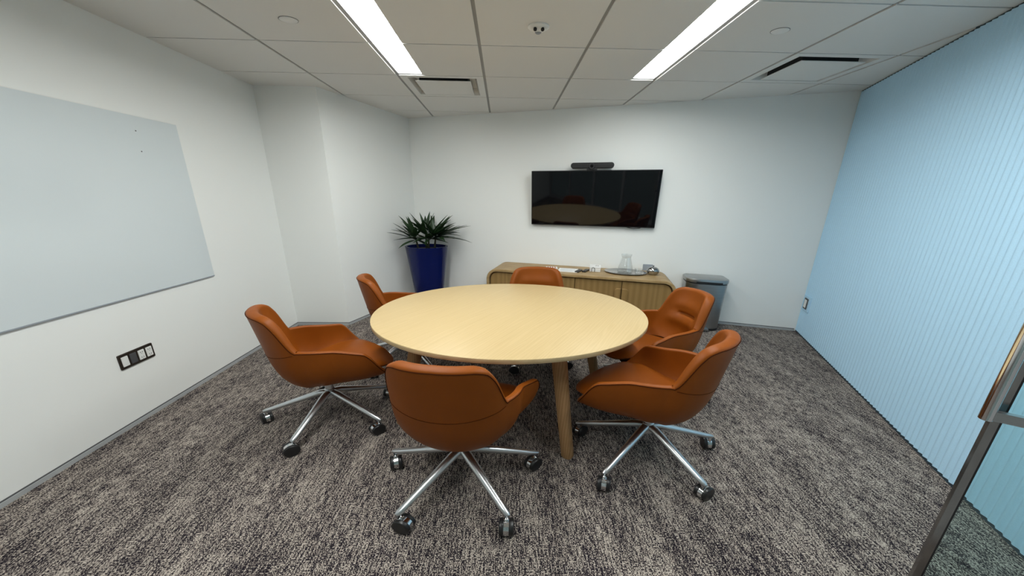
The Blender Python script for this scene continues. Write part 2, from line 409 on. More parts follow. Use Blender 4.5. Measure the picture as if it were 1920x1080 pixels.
# plaque air diffusers
def air_vent(i, j, label):
    x0, x1, y0, y1 = gx(i)+GX, gx(i+1)-GX, gy(j)+GYI, gy(j+1)-GYI
    w, h = (x1-x0)/2, (y1-y0)/2
    t = thing('air_vent', label, 'air vent', ((x0+x1)/2, (y0+y1)/2, CEIL+0.02))
    def ringquads(r):   # list of (half w, half h, z)
        vs = [(sx*a, sy*b, z) for a, b, z in r for sx, sy in ((-1,-1),(1,-1),(1,1),(-1,1))]
        fs = [(q*4+k, q*4+(k+1)%4, q*4+4+(k+1)%4, q*4+4+k) for q in range(len(r)-1) for k in range(4)]
        return vs, fs
    b0, b1 = 0.062, 0.050
    MB().add(*ringquads([(w, h, 0.0), (w, h, -0.02), (w-b0, h-b1, -0.02), (w-b0-0.006, h-b1-0.005, -0.006), (w-b0-0.03, h-b1-0.024, 0.043), (w-b0-0.11, h-b1-0.09, 0.05)])).build('frame', 'vent', t, True, angle=20)
    pw, ph = w-b0-0.060, h-b1-0.048
    MB().box(-pw, pw, -ph, ph, -0.031, -0.026).build('plaque', 'vent', t)
    MB().box(-w+0.05, w-0.05, -h+0.05, h-0.05, 0.048, 0.054).build('throat', 'ventdark', t)  # coloured near black for the shade of the enclosed cavity
    MB().box(-pw+0.03, pw-0.03, -ph+0.03, ph-0.03, -0.0255, 0.047).build('baffle', 'ventdark', t)  # block painted black as the shaded space above the plaque
air_vent(-1, 2, 'square plaque air vent just beyond the end of the left lamp')
air_vent(3, 1, 'square plaque air vent near the blue wall')

def sprinkler_cap(x, y, label):
    t = MB().lathe([(0.002, -0.006), (0.034, -0.006), (0.041, -0.003), (0.042, 0.0)], 28, sx=WIDE).build('sprinkler_cap', 'white', None, True, loc=(x, y, CEIL))
    tag(t, label, 'sprinkler cap', 'flush round caps in the ceiling')
    MB().lathe([(0.0421, -0.002), (0.0435, -0.002), (0.0435, 0.0), (0.0421, 0.0)], 28, sx=WIDE, caps=False).build('rim', 'basedark', t, True)
sprinkler_cap(-1.345, 2.385, 'flush round sprinkler cap in the ceiling left of the left lamp')
sprinkler_cap(1.785, 2.365, 'flush round sprinkler cap in the ceiling right of the right lamp')

t = thing('ceiling_sensor', 'round white twin-eye sensor on the ceiling between the lamps', 'sensor', (0.222, 2.385, CEIL))
MB().lathe([(0.052, 0.0), (0.053, -0.008), (0.047, -0.014), (0.030, -0.024), (0.012, -0.027), (0.001, -0.027)], 32, sx=WIDE).build('body', 'white', t, True)
for s in (-1, 1):
    MB().tube([(s*0.022, -0.018, -0.012), (s*0.024, -0.026, -0.031)], 0.011, 14, flat=(1, 1)).build('sensor_eye', 'ventdark', t, True)
MB().lathe([(0.001, -0.034), (0.010, -0.033), (0.016, -0.027), (0.018, -0.018)], 20, cx=0.0, cy=0.022, sx=WIDE).build('sensor_lens', 'plategrey', t, True)

# ---------------------------------------------------------------- glass board and outlets on the left wall
t = thing('glass_board', 'large frosted white glass writing board on the left wall', 'whiteboard', (LEFT_X, 0.55, 0.85))
MB().box(0.006, 0.012, 0.0, 2.165, 0.0, 1.175).build('glass_sheet', 'board', t)
MB().box(0.005, 0.014, 0.0, 2.165, -0.007, 0.0).build('lower_edge', 'plategrey', t)
MB().box(0.005, 0.0125, 0.0, 2.165, 1.175, 1.179).build('upper_edge', 'white', t)
for y in (0.12, 1.08, 2.04):
    for z in (0.10, 1.07): MB().tube([(0.001, y, z), (0.0058, y, z)], 0.018, 14).build('standoff', 'alu', t, True)
for y, z in ((2.415-0.55, 1.93-0.85), (2.415-0.55, 1.80-0.85)):
    MB().tube([(0.0115, y, z), (0.0130, y, z)], 0.004, 10).build('ink_speck', 'greyplastic', t, True)

t = thing('outlet_plate', 'dark bronze four-gang outlet plate low on the left wall', 'outlet', (LEFT_X, 2.01, 0.449))
MB().rounded_slab(-0.104, 0.104, -0.052, 0.052, 0.006, -0.008, 0.0, 3, 0.002).build('cover_plate', 'bronze', t, rz=math.pi/2)
for k, (c, m) in enumerate(((-0.073, 'white'), (-0.024, 'greyplastic'), (0.025, 'white'), (0.073, 'white'))):
    e = MB().rounded_slab(c-0.0185, c+0.0185, -0.034, 0.034, 0.003, -0.0115, -0.0078, 3, 0.001).build('insert', m, t, rz=math.pi/2)
    if k > 1:
        for z in (-0.018, 0.018):
            for dx in (-0.006, 0.006): MB().box(c+dx-0.0014, c+dx+0.0014, -0.0122, -0.0114, z-0.004, z+0.004).build('slot', 'greyplastic', e)
            MB().tube([(c, -0.0122, z-0.010), (c, -0.0114, z-0.010)], 0.0022, 8).build('ground_hole', 'greyplastic', e)

t = thing('outlet_box', 'small steel outlet boxed into the blue fluted wall near the floor', 'outlet', on_blue(0.125, 0.0, 0.385), BLUE_RZ)
MB().rounded_slab(-0.085, 0.085, -0.085, 0.085, 0.004, -0.018, 0.0, 2, 0.002).build('surround', 'blue', t, rz=math.pi)
MB().rounded_slab(-0.045, 0.045, -0.062, 0.062, 0.004, -0.024, -0.0175, 2, 0.002).build('cover_plate', 'greyplastic', t, rz=math.pi)
MB().rounded_slab(-0.026, 0.026, -0.045, 0.045, 0.003, -0.028, -0.0235, 2, 0.001).build('insert', 'white', t, rz=math.pi)

# ---------------------------------------------------------------- screen and camera bar on the back wall
TVS, TVW, TVZ0, TVZ1 = 2.590, 1.566, 1.182, 1.862
t = thing('television', 'wide black flat television hung on the back wall', 'television', on_wall(TVS, 0.0, TVZ0), WALL_RZ)
hw, hh = TVW/2-0.008, TVZ1-TVZ0
TILT = math.radians(6.4)                       # hung leaning forward, so the table shows in the glass
MB().box(-0.32, 0.32, -0.046, -0.001, 0.16, hh-0.16).build('wall_bracket', 'black', t)
case = MB().rounded_slab(-hw, hw, 0, hh, 0.006, -0.062, -0.030, 3, 0.003).build('casing', 'black', t)
case.rotation_euler.x = TILT
MB().box(-hw+0.008, hw-0.008, -0.0632, -0.0618, 0.012, hh-0.008).build('screen', 'screen', t).rotation_euler.x = TILT
MB().tube([(0.42, -0.045, 0.01), (0.46, -0.05, -0.008), (0.53, -0.052, -0.018), (0.60, -0.05, -0.012), (0.66, -0.045, 0.01)], 0.0045, 8).build('cable', 'black', t, True)

t = thing('video_bar', 'black conference camera bar standing on top of the television', 'camera', on_wall(2.563, 0.118, TVZ1-0.006), WALL_RZ)
MB().rounded_slab(-0.256, 0.256, 0.018, 0.083, 0.032, -0.035, 0.035, 8, 0.008).build('body', 'black', t, True)
MB().rounded_slab(-0.248, 0.248, 0.023, 0.060, 0.018, -0.0375, -0.034, 6, 0.001).build('grille', 'mesh', t, True)
b = MB(); b.tube([(-0.002, -0.036, 0.041), (-0.002, -0.052, 0.041)], [0.036, 0.033], 24); lens = b.build('lens_housing', 'black', t, True)
MB().tube([(-0.002, -0.051, 0.041), (-0.002, -0.054, 0.041)], [0.019, 0.017], 20).build('lens', 'screen', lens, True)
MB().box(-0.06, 0.06, -0.03, 0.03, 0.0, 0.020).build('foot', 'black', t)

# ---------------------------------------------------------------- credenza
CS0, CS1, CZ0, CZ1, CD = 1.325, 3.620, 0.10, 0.627, 0.515
cw = (CS1-CS0)/2
cred = thing('credenza', 'low brown oak credenza with rounded corners under the television', 'credenza', on_wall((CS0+CS1)/2, 0.012, 0.0), WALL_RZ)
def rr(w, z0, z1, r, n=8):
    pts = []
    for cx, cz, a0 in ((w-r, z1-r, 0), (-w+r, z1-r, 90), (-w+r, z0+r, 180), (w-r, z0+r, 270)):
        for k in range(n+1):
            a = math.radians(a0+90*k/n); pts.append((cx+r*math.cos(a), cz+r*math.sin(a)))
    return pts
o_ = rr(cw, CZ0, CZ1, 0.140); i_ = rr(cw-0.038, CZ0+0.036, CZ1-0.036, 0.104); n_ = len(o_)
o2 = rr(cw-0.008, CZ0+0.008, CZ1-0.008, 0.132); i2 = rr(cw-0.032, CZ0+0.030, CZ1-0.030, 0.110)
rings = [(i_, 0.0), (o_, 0.0), (o_, -CD+0.010), (o2, -CD), (i2, -CD), (i_, -CD+0.008), (i_, -0.0)]
vs = [(x, y, z) for ring, y in rings for x, z in ring]
MB().add(vs, [(q*n_+k, q*n_+(k+1)%n_, (q+1)*n_+(k+1)%n_, (q+1)*n_+k) for q in range(6) for k in range(n_)]).build('carcass_band', 'oakband', cred, True, angle=30)
MB().add([(x, -CD+0.055, z) for x, z in rr(cw-0.036, CZ0+0.034, CZ1-0.034, 0.106)] + [(x, -0.004, z) for x, z in rr(cw-0.036, CZ0+0.034, CZ1-0.034, 0.106)],
         [tuple(range(n_))[::-1], tuple(range(n_, 2*n_))] + [(k, (k+1)%n_, n_+(k+1)%n_, n_+k) for k in range(n_)]).build('cabinet_back', 'darkgap', cred)
inner = cw-0.046
edges = [-inner, -inner/2, 0.0, inner/2, inner]
for k in range(4):
    a, b = edges[k]+0.003, edges[k+1]-0.003
    d = MB().rounded_slab(a, b, CZ0+0.045, CZ1-0.046, 0.095, -CD+0.030, -CD+0.050, 8, 0.002,
        corners=(k == 3, k == 0, k == 0, k == 3)).build('door', 'oak', cred, True)
    side = 1 if k % 2 == 0 else -1           # pulls flank the seam of each pair of doors
    ex = b if side == 1 else a
    h0, h1 = (ex-0.078, ex-0.002) if side == 1 else (ex+0.002, ex+0.078)
    MB().rounded_slab(h0, h1, 0.24, 0.492, 0.040, -CD+0.014, -CD+0.031, 8, 0.005,
        corners=(side == -1, side == 1, side == 1, side == -1)).build('pull', 'oak', d, True)
for x in (-cw+0.20, cw-0.20):
    for y in (-0.08, -CD+0.10):
        MB().tube([(x, y, 0.0), (x, y, CZ0+0.004)], 0.022, 12).build('foot', 'black', cred, True)

CT = CZ1                                       # credenza top
# serving tray with carafe, bowl, boxes, papers, remotes
t = thing('serving_tray', 'oval polished steel tray under the glass carafe', 'tray', on_wall(3.068, 0.215, CT), WALL_RZ)
MB().lathe([(0.001, 0.004), (0.150, 0.004), (0.168, 0.010), (0.190, 0.018), (0.194, 0.017), (0.194, 0.014), (0.172, 0.004), (0.150, 0.0), (0.001, 0.0)], 48, sx=WIDE, sy=0.92).build('dish', 'polished', t, True, angle=50)
t = thing('glass_carafe', 'clear glass carafe with flared collar standing on the steel tray', 'carafe', on_wall(3.065, 0.215, CT+0.0045), WALL_RZ)
prof = [(0.001, 0.001), (0.064, 0.001), (0.071, 0.008), (0.071, 0.022), (0.064, 0.070), (0.055, 0.120), (0.046, 0.165), (0.0405, 0.188), (0.0405, 0.196), (0.048, 0.212), (0.049, 0.230)]
inn = [(r-0.003, z+(0.006 if r > 0.03 and z < 0.02 else 0)) for r, z in reversed(prof[1:])] + [(0.001, 0.008)]
MB().lathe(prof + inn, 40, sx=WIDE).build('flask', 'clear', t, True, angle=60)
MB().lathe([(0.0415, 0.188), (0.0445, 0.190), (0.0445, 0.195), (0.0415, 0.197)], 40, sx=WIDE, caps=False).build('collar', 'clear', t, True)
t = thing('water_glass', 'short clear water glass right of the carafe on the steel tray', 'glass', on_wall(3.222, 0.235, CT+0.0045), WALL_RZ)
MB().lathe([(0.001, 0.0), (0.030, 0.0), (0.033, 0.006), (0.037, 0.062), (0.035, 0.062), (0.031, 0.010), (0.001, 0.009)], 28, sx=WIDE).build('tumbler', 'clear', t, True, angle=60)
t = thing('steel_bowl', 'round polished steel lidded bowl at the right end of the credenza', 'bowl', on_wall(3.385, 0.235, CT), WALL_RZ)
MB().lathe([(0.001, 0.0), (0.030, 0.0), (0.044, 0.012), (0.0545, 0.034), (0.0565, 0.052)], 36, sx=WIDE).build('vessel', 'polished', t, True, angle=60)
lid = MB().lathe([(0.0567, 0.0525), (0.0560, 0.060), (0.046, 0.082), (0.026, 0.097), (0.006, 0.102), (0.001, 0.102)], 36, sx=WIDE).build('lid', 'polished', t, True, angle=60)
MB().lathe([(0.004, 0.100), (0.004, 0.106), (0.009, 0.110), (0.008, 0.117), (0.001, 0.119)], 20, sx=WIDE).build('knob', 'polished', lid, True, angle=60)
t = thing('note_box', 'small white box with a black arch mark on the credenza', 'box', on_wall(2.700, 0.225, CT), WALL_RZ)
MB().rounded_slab(-0.066, 0.066, 0.001, 0.046, 0.006, -0.070, 0.070, 3, 0.004).build('body', 'paper', t, True)
lid = MB().rounded_slab(-0.069, 0.069, 0.044, 0.066, 0.006, -0.073, 0.073, 3, 0.004).build('lid', 'paper', t, True)
b = MB(); b.tube([(-0.040, -0.0745, 0.004)] + [(-0.022-0.018*math.cos(math.pi*k/8), -0.0745, 0.040+0.016*math.sin(math.pi*k/8)) for k in range(9)] + [(-0.004, -0.0745, 0.004)], 0.0028, 6)
b.build('arch_mark', 'black', t)
b = MB(); b.tube([(0.024+0.022*math.cos(math.pi*k/8), -0.01+0.022*math.sin(math.pi*k/8), 0.0665) for k in range(9)], 0.0026, 6); b.build('lid_mark', 'greyplastic', lid)
MB().box(-0.066, 0.066, -0.0706, -0.0700, 0.020, 0.0225).build('rule_line', 'plategrey', t)

def flat_sheet(name, s, n, w, d, th, m, label, cat, rz=0.0):
    t = thing(name, label, cat, on_wall(s, n, CT), WALL_RZ+rz)
    MB().box(-w/2, w/2, -d/2, d/2, 0.0005, th).build('sheet', m, t); return t
t = flat_sheet('instruction_card', 2.365, 0.305, 0.245, 0.215, 0.004, 'paper', 'white printed card lying left of the black remotes', 'card', 0.0)
for k in range(5): MB().box(-0.095, 0.085-0.03*(k % 2), 0.060-0.030*k, 0.067-0.030*k, 0.0041, 0.0045).build('print_line', 'ink', t)
def remote(s, n, rz, L, label):
    t = thing('remote_control', label, 'remote', on_wall(s, n, CT), WALL_RZ+rz)
    MB().rounded_slab(-0.026, 0.026, -L/2, L/2, 0.012, -0.016, -0.0005, 4, 0.004).build('body', 'black', t, True)
    t.children[0].rotation_euler.x = math.radians(-90)
    for r_ in range(3): MB().box(-0.016, 0.016, -L/2+0.03+0.03*r_, -L/2+0.042+0.03*r_, 0.0158, 0.0172).build('button_row', 'greyplastic', t)
remote(2.500, 0.330, math.radians(-18), 0.150, 'black remote control lying against the white card')
remote(2.584, 0.285, math.radians(-18), 0.150, 'black remote control lying nearer the small white box')
t = flat_sheet('leaflet', 2.145, 0.245, 0.150, 0.11, 0.012, 'paper', 'white and red leaflet peeking over the far chair back', 'leaflet', 0.2)
for k in range(4): MB().box(-0.055+0.03*k, -0.040+0.03*k, -0.045, 0.045, 0.0121, 0.0127).build('print_stripe', 'redink', t)
t = thing('wall_plate', 'plain grey outlet plate on the back wall behind the steel bowl', 'outlet', on_wall(3.355, 0.0, 0.655), WALL_RZ)
MB().rounded_slab(-0.060, 0.060, -0.055, 0.055, 0.005, -0.007, 0.0, 3, 0.002).build('cover_plate', 'plategrey', t)
MB().rounded_slab(-0.022, 0.022, -0.034, 0.034, 0.003, -0.009, -0.0065, 3, 0.001).build('insert', 'plategrey', t)

# ---------------------------------------------------------------- waste bin
t = thing('waste_bin', 'tall brushed steel pedal bin between credenza and blue wall', 'waste bin', on_wall(3.992, 0.18, 0.0), WALL_RZ)
def d_ring(w, d, z, n=10):
    pts = []; r = 0.11
    for k in range(n+1):                      # rounded front left corner to rounded front right corner
        a = math.radians(180+90*k/n); pts.append((-w+r*1.3+r*1.3*math.cos(a), -d+r+r*math.sin(a), z))
    for k in range(n+1):
        a = math.radians(270+90*k/n); pts.append((w-r*1.3+r*1.3*math.cos(a), -d+r+r*math.sin(a), z))
    rb = 0.03
    for k in range(5):
        a = math.radians(22.5*k); pts.append((w-rb+rb*math.cos(a), d-rb+rb*math.sin(a), z))
    for k in range(5):
        a = math.radians(90+22.5*k); pts.append((-w+rb+rb*math.cos(a), d-rb+rb*math.sin(a), z))
    return pts
def rings_mesh(rs):
    m_ = len(rs[0]); b = MB()
    b.add([p for r in rs for p in r], [(q*m_+k, q*m_+(k+1)%m_, (q+1)*m_+(k+1)%m_, (q+1)*m_+k) for q in range(len(rs)-1) for k in range(m_)] + [tuple(range(m_))[::-1], tuple((len(rs)-1)*m_+k for k in range(m_))])
    return b
rings_mesh([d_ring(0.208, 0.132, 0.0), d_ring(0.208, 0.132, 0.028)]).build('base_ring', 'black', t, True)
rings_mesh([d_ring(0.205, 0.130, 0.028), d_ring(0.222, 0.140, 0.570)]).build('body', 'steel', t, True)
rings_mesh([d_ring(0.214, 0.134, 0.570), d_ring(0.214, 0.134, 0.584)]).build('rim_gap', 'black', t, True)
rings_mesh([d_ring(0.226, 0.144, 0.584), d_ring(0.228, 0.146, 0.615), d_ring(0.224, 0.143, 0.628), d_ring(0.208, 0.130, 0.636)]).build('lid', 'steel', t, True)
MB().box(-0.135, 0.135, -0.150, -0.130, 0.586, 0.602).build('lid_slot', 'black', t)
MB().rounded_slab(-0.07, 0.07, 0.018, 0.040, 0.008, -0.185, -0.120, 4, 0.003).build('pedal', 'steel', t, True)
MB().box(-0.05, 0.05, 0.140, 0.160, 0.52, 0.615).build('hinge_cover', 'black', t)

# ---------------------------------------------------------------- potted palm in the corner
PX, PY, PH = -1.085, 4.47, 0.85
t = thing('potted_palm', 'dark green palm in a tall cobalt blue planter in the corner', 'potted plant', (PX, PY, 0))
MB().lathe([(0.001, 0.0), (0.138, 0.0), (0.143, 0.006), (0.185, 0.45), (0.226, PH-0.006), (0.229, PH), (0.226, PH+0.003), (0.208, PH+0.003), (0.205, PH), (0.200, PH-0.09), (0.001, PH-0.09)], 56, sx=WIDE).build('planter', 'pot', t, True, angle=40)
b = MB(); b.lathe([(0.199, PH-0.085), (0.15, PH-0.035), (0.08, PH-0.028), (0.001, PH-0.030)], 40, sx=WIDE, caps=False); b.build('soil', 'soil', t, True)
rnd = random.Random(21)
def inside(p, marg=0.05):
    q = Vector((PX + p.x, PY + p.y))
    if (q-BC).dot(WN) < marg: return False
    d = (CC-BC).normalized(); n = Vector((-d.y, d.x))
    return (q-BC).dot(n) > marg
def blade(base, d0, length, width, droop):
    """A folded strap leaf bending under its weight; returns MB or None if it would hit a wall."""
    p = Vector(base); d = Vector(d0).normalized(); n = 8; rows = []
    for k in range(n+1):
        f = k/n
        w = width*(0.25+0.75*min(1, f/0.22))*(1-max(0, (f-0.45)/0.55)**1.6)+0.0006
        side = d.cross(Vector((0,0,1)))
        side = side.normalized() if side.length > 1e-3 else Vector((1,0,0))
        up = side.cross(d).normalized()
        rows += [p+side*w+up*w*0.35, p-up*w*0.12, p-side*w+up*w*0.35, p+up*(-w*0.12-0.0008)]
        p = p + d*(length/n)
        d = (d + Vector((0,0,-droop/n*(0.3+1.4*f)))).normalized()
    rows = [Vector((q.x*WIDE, q.y, q.z)) for q in rows]
    if not all(inside(q) for q in rows): return None
    if any(q.z < PH-0.02 and (q.x/WIDE)**2+q.y**2 < 0.24**2 for q in rows): return None
    b = MB(); fs = []
    for k in range(n):
        a = 4*k; c = a+4
        fs += [(a, a+1, c+1, c), (a+1, a+2, c+2, c+1), (a+2, a+3, c+3, c+2), (a+3, a, c, c+3)]
    fs += [(0, 3, 2, 1), (4*n, 4*n+1, 4*n+2, 4*n+3)]
    return b.add(rows, fs)
stems = [(-0.085, -0.02, 0.13), (-0.01, 0.05, 0.17), (0.03, -0.04, 0.15), (0.085, 0.0, 0.16)]
for si, (sx, sy, sh) in enumerate(stems):
    top = Vector((sx*1.25, sy*1.25, PH-0.04+sh))
    MB().tube([(sx*WIDE, sy, PH-0.04), (sx*1.1*WIDE, sy*1.1, PH-0.04+sh*0.5), (top.x*WIDE, top.y, top.z+0.04)], [0.015, 0.013, 0.008], 8).build('stem', 'cane', t, True)
    for fr in range(5):
        az = rnd.uniform(0, 2*math.pi) if fr > 2 else math.atan2(sy+rnd.uniform(-.05, .05), sx*1.6) + (fr-1)*1.1
        el = math.radians((18, 36, 52, 66, 8)[fr] + rnd.uniform(-8, 8))
        fd = Vector((math.cos(az)*math.cos(el), math.sin(az)*math.cos(el), math.sin(el)))
        pet = top + fd*rnd.uniform(0.05, 0.10)
        nl = 5
        for q in range(nl):
            for attempt in range(8):
                sp = math.radians((q-(nl-1)/2)*20 + rnd.uniform(-7, 7))
                side = fd.cross(Vector((0,0,1))).normalized(); up = side.cross(fd)
                dd = (fd*math.cos(sp) + (side*0.75+up*0.5*(1 if q % 2 else -0.4)).normalized()*math.sin(sp)).normalized()
                if dd.z < -0.12: dd.z = -0.12
                L = rnd.uniform(0.26, 0.40)*(1.0 if el < 1.0 else 0.90)
                lf = blade(top*0.5+pet*0.5, dd, L, rnd.uniform(0.018, 0.028), rnd.uniform(0.15, 0.60))
                if lf:
                    lf.build('leaf', 'leaf', t, True, angle=80); break

# ---------------------------------------------------------------- oval conference table
TCX, TCY, TRX, TRY, TZ = 0.051, 2.135, 0.956, 0.724, 0.74
table = thing('conference_table', 'oval pale maple conference table on four splayed wooden legs', 'table', (TCX, TCY, 0))
N = 128
def ell(r, z): return [(r_x, r_y, z) for r_x, r_y in ((  (TRX-r)*math.cos(2*math.pi*k/N), (TRY-r)*math.sin(2*math.pi*k/N)) for k in range(N))]
rings = [ell(0.0035, TZ), ell(0.001, TZ-0.001), ell(0.0, TZ-0.0035)]
MB().add([p for r in rings for p in r], [(q*N+k, (q+1)*N+k, (q+1)*N+(k+1)%N, q*N+(k+1)%N) for q in range(2) for k in range(N)] + [tuple(range(N)), tuple(range(2*N, 3*N))[::-1]]).build('tabletop', 'maple', table, True, angle=60)
rings = [ell(0.0005, TZ-0.0036), ell(0.0005, TZ-0.026), ell(0.004, TZ-0.029)]
MB().add([p for r in rings for p in r], [(q*N+k, (q+1)*N+k, (q+1)*N+(k+1)%N, q*N+(k+1)%N) for q in range(2) for k in range(N)] + [tuple(range(N)), tuple(range(2*N, 3*N))[::-1]]).build('edge_core', 'mapleedge', table, True, angle=60)
for k in range(4):
    a = math.radians(-65.4+90*k)
    fx, fy = 0.638*math.cos(a), 0.638*math.sin(a); tx, ty = 0.50*math.cos(a), 0.50*math.sin(a)
    b = MB(); ringsv = []; ns = 10
    secs = [(0.0, 0.022), (0.012, 0.027), (0.35, 0.030), (0.712, 0.034)]
    n8 = 16
    for z, r in secs:
        f = z/0.712; cx, cy = fx+(tx-fx)*f, fy+(ty-fy)*f
        for q in range(n8):
            th = 2*math.pi*q/n8
            c, s = math.cos(th), math.sin(th)
            rr_ = r/((abs(c)**3.2+abs(s)**3.2)**(1/3.2))      # softly squared section
            px_, py_ = rr_*math.cos(th+a+0.5), rr_*math.sin(th+a+0.5)
            ringsv.append(((cx+px_)*WIDE, cy+py_, z))
    b.add(ringsv, [(i*n8+q, i*n8+(q+1)%n8, (i+1)*n8+(q+1)%n8, (i+1)*n8+q) for i in range(len(secs)-1) for q in range(n8)] + [tuple(range(n8))[::-1], tuple((len(secs)-1)*n8+q for q in range(n8))])
    leg = b.build('leg', 'oakleg', table, True, angle=40)
    MB().lathe([(0.001, 0.706), (0.06, 0.706), (0.06, 0.7105), (0.001, 0.7105)], 24, cx=tx*WIDE, cy=ty, sx=WIDE).build('leg_plate', 'black', leg)

# ---------------------------------------------------------------- swivel tub chairs
def smooth_interp(xs, ys):
    """Monotone cubic through the points."""
    xs = np.array(xs, float); ys = np.array(ys, float); h = np.diff(xs); d = np.diff(ys)/h
    m = np.zeros_like(ys); m[0], m[-1] = d[0], d[-1]
    for i in range(1, len(xs)-1):
        m[i] = 0 if d[i-1]*d[i] <= 0 else (h[i-1]+h[i])*3/((2*h[i]+h[i-1])/d[i-1]+(h[i]+2*h[i-1])/d[i])
    def f(x):
        i = int(np.clip(np.searchsorted(xs, x)-1, 0, len(xs)-2)); t = np.clip((x-xs[i])/h[i], 0, 1)
        return float((2*t**3-3*t**2+1)*ys[i]+(t**3-2*t**2+t)*h[i]*m[i]+(-2*t**3+3*t**2)*ys[i+1]+(t**3-t**2)*h[i]*m[i+1])
    return f

def sstep(x, a, b):
    t = min(1, max(0, (x-a)/(b-a))); return t*t*(3-2*t)

class ChairShape:
    """Tub chair facing +y with its swivel axis at the origin; rows run up the outside, over the rim, down the inside."""
    A, B, YF = 0.236, 0.226, 0.240
    ZB, ZT = 0.331, 0.590
    def __init__(s):
        cols = []
        NA, NBk = 24, 104
        for k in range(NA): cols.append(('side', 1, s.YF*(1-k/NA)))
        for k in range(NBk+1): cols.append(('back', math.pi*k/NBk, 0))
        for k in range(1, NA+1): cols.append(('side', -1, s.YF*k/NA))
        s.cols = cols
        s.rim = smooth_interp([-0.201, -0.194, -0.166, -0.150, -0.120, 0.0], [0.638, 0.658, 0.802, 0.840, 0.855, 0.860])
        s.arm = smooth_interp([-0.13, -0.06, 0.0, 0.10, 0.137, 0.150, 0.195, 0.240], [0.638, 0.631, 0.622, 0.598, 0.588, 0.575, 0.494, 0.420])
    def plan(s, c):
        if c[0] == 'side':
            y = c[2]; x = c[1]*(s.A+0.048*sstep(y, 0.0, 0.18)); return x, y
        t = c[1]; n = 2.2; cx, sn = math.cos(t), math.sin(t)
        return s.A*math.copysign(abs(cx)**(2/n), cx), -s.B*abs(sn)**(2/n)
    def height(s, x, y):
        return s.rim(-abs(x)) if abs(x) < 0.201 and y < -0.10 else s.arm(y)
    def thick(s, x, y):
        return 0.028+0.024*sstep(-y, 0.11, 0.17)
    E = 2/2.65
    def q_of(s, z):
        if z >= s.ZT: return 1+(z-s.ZT)
        r = min(1.0, max(0.0, (s.ZT-z)/(s.ZT-s.ZB)))
        return math.acos(r**(1/s.E))/(math.pi/2)
    def surf(s, c, q):
        """Point on the middle surface; q 0..1 climbs the bowl, beyond 1 it is height above the bowl."""
        x, y = s.plan(c)
        if q <= 1:
            a = max(0.0, q)*math.pi/2; z = s.ZT-(s.ZT-s.ZB)*max(0.0, math.cos(a))**s.E; k = math.sin(a)**s.E
        else:
            z = s.ZT+(q-1); k = 1.0
        by = y*0.9 if y > 0 else y*0.42
        px, py = x*k, by+(y-by)*k
        w = sstep(-y, 0.0, 0.20)
        py -= w*(z-0.60)*0.16
        if z > 0.66: px *= 1-0.18*w*(z-0.66)
        if y > 0: z += 0.030*(y/s.YF)**2*max(0.0, 1-k*k)     # underside rises a little to the front
        return Vector((px, py, z))
    def build(s):
        rows_lo, rows_hi, rim_n, rows_in = 16, 14, 9, 44
        V = []; ncol = len(s.cols)
        hs = [s.height(*s.plan(c)) for c in s.cols]
        ths = [s.thick(*s.plan(c)) for c in s.cols]
        rimc = [s.surf(c, s.q_of(h-t*0.42)) for c, h, t in zip(s.cols, hs, ths)]
        s.pipe = []; s.seam = []
        for i, c in enumerate(s.cols):
            x, y = s.plan(c); h, th = hs[i], ths[i]
            hz = h-th*0.42
            def nrm(q):
                j0, j1 = max(i-1, 0), min(i+1, ncol-1)
                q = max(q, 0.03)
                e1 = s.surf(s.cols[j1], q)-s.surf(s.cols[j0], q); e2 = s.surf(c, q+0.004)-s.surf(c, q-0.004)
                n = e1.cross(e2); o = Vector((x, min(y, 0)-0.02, -0.2 if q < 0.5 else 0))
                n.normalize()
                return n if n.dot(o) > 0 else -n
            if y < -0.12: zs = 0.580+0.042*min(1, (x/0.201)**2)
            elif y <= 0:
                f = sstep(y, -0.12, 0.0); zs = 0.620*(1-f)+0.560*f
            else: zs = min(0.560, s.ZB+0.62*(hz-s.ZB))
            zs = min(zs, hz-0.012); qs = s.q_of(zs); qh = s.q_of(hz)
            col = []
            for k in range(rows_lo+1):
                q = qs*k/rows_lo
                if k == 0:
                    p = s.surf(c, 0); col.append(Vector((p.x, p.y, p.z-th*0.5)))
                else: col.append(s.surf(c, q)+nrm(q)*(th*0.5))
            s.seam.append(col[-1]+nrm(qs)*0.0004)
            for k in range(1, rows_hi+1):
                q = qs+(qh-qs)*k/rows_hi; col.append(s.surf(c, q)+nrm(q)*(th*0.5))
            n = nrm(qh)
            tg = (rimc[min(i+1, ncol-1)]-rimc[max(i-1, 0)]).normalized()
            e = n.cross(tg); e = e if e.z > 0 else -e
            e.normalize()
            def lip(a):
                ca_, sa_ = math.cos(a), math.sin(a)
                return rimc[i]+n*(th*0.5*math.copysign(abs(ca_)**0.7, ca_))+e*(th*0.42*sa_**0.7)
            s.pipe.append(lip(0.30)+n*0.0006)
            for k in range(1, rim_n+1): col.append(lip(math.pi*k/(rim_n+1)))
            zi = min(0.425, hz-0.01)
            for k in range(rows_in+1):
                z = hz+(zi-hz)*k/rows_in; q = s.q_of(z); p = s.surf(c, q)-nrm(q)*(th*0.5)
                if y < -0.13:     # lumbar crease across the inside of the back
                    g = math.exp(-((z-0.655)/0.0085)**2)*(1-sstep(abs(x), 0.070, 0.105))
                    bl = math.exp(-((z-0.60)/0.05)**2)*(1-sstep(abs(x), 0.10, 0.20))
                    bu = math.exp(-((z-0.72)/0.045)**2)*(1-sstep(abs(x), 0.09, 0.17))
                    p = p + nrm(q)*(0.022*g-0.016*bl-0.010*bu)
                col.append(p)
            V.append(col)
        s.V = np.array([[tuple(p) for p in col] for col in V])   # ncol x nrow x 3
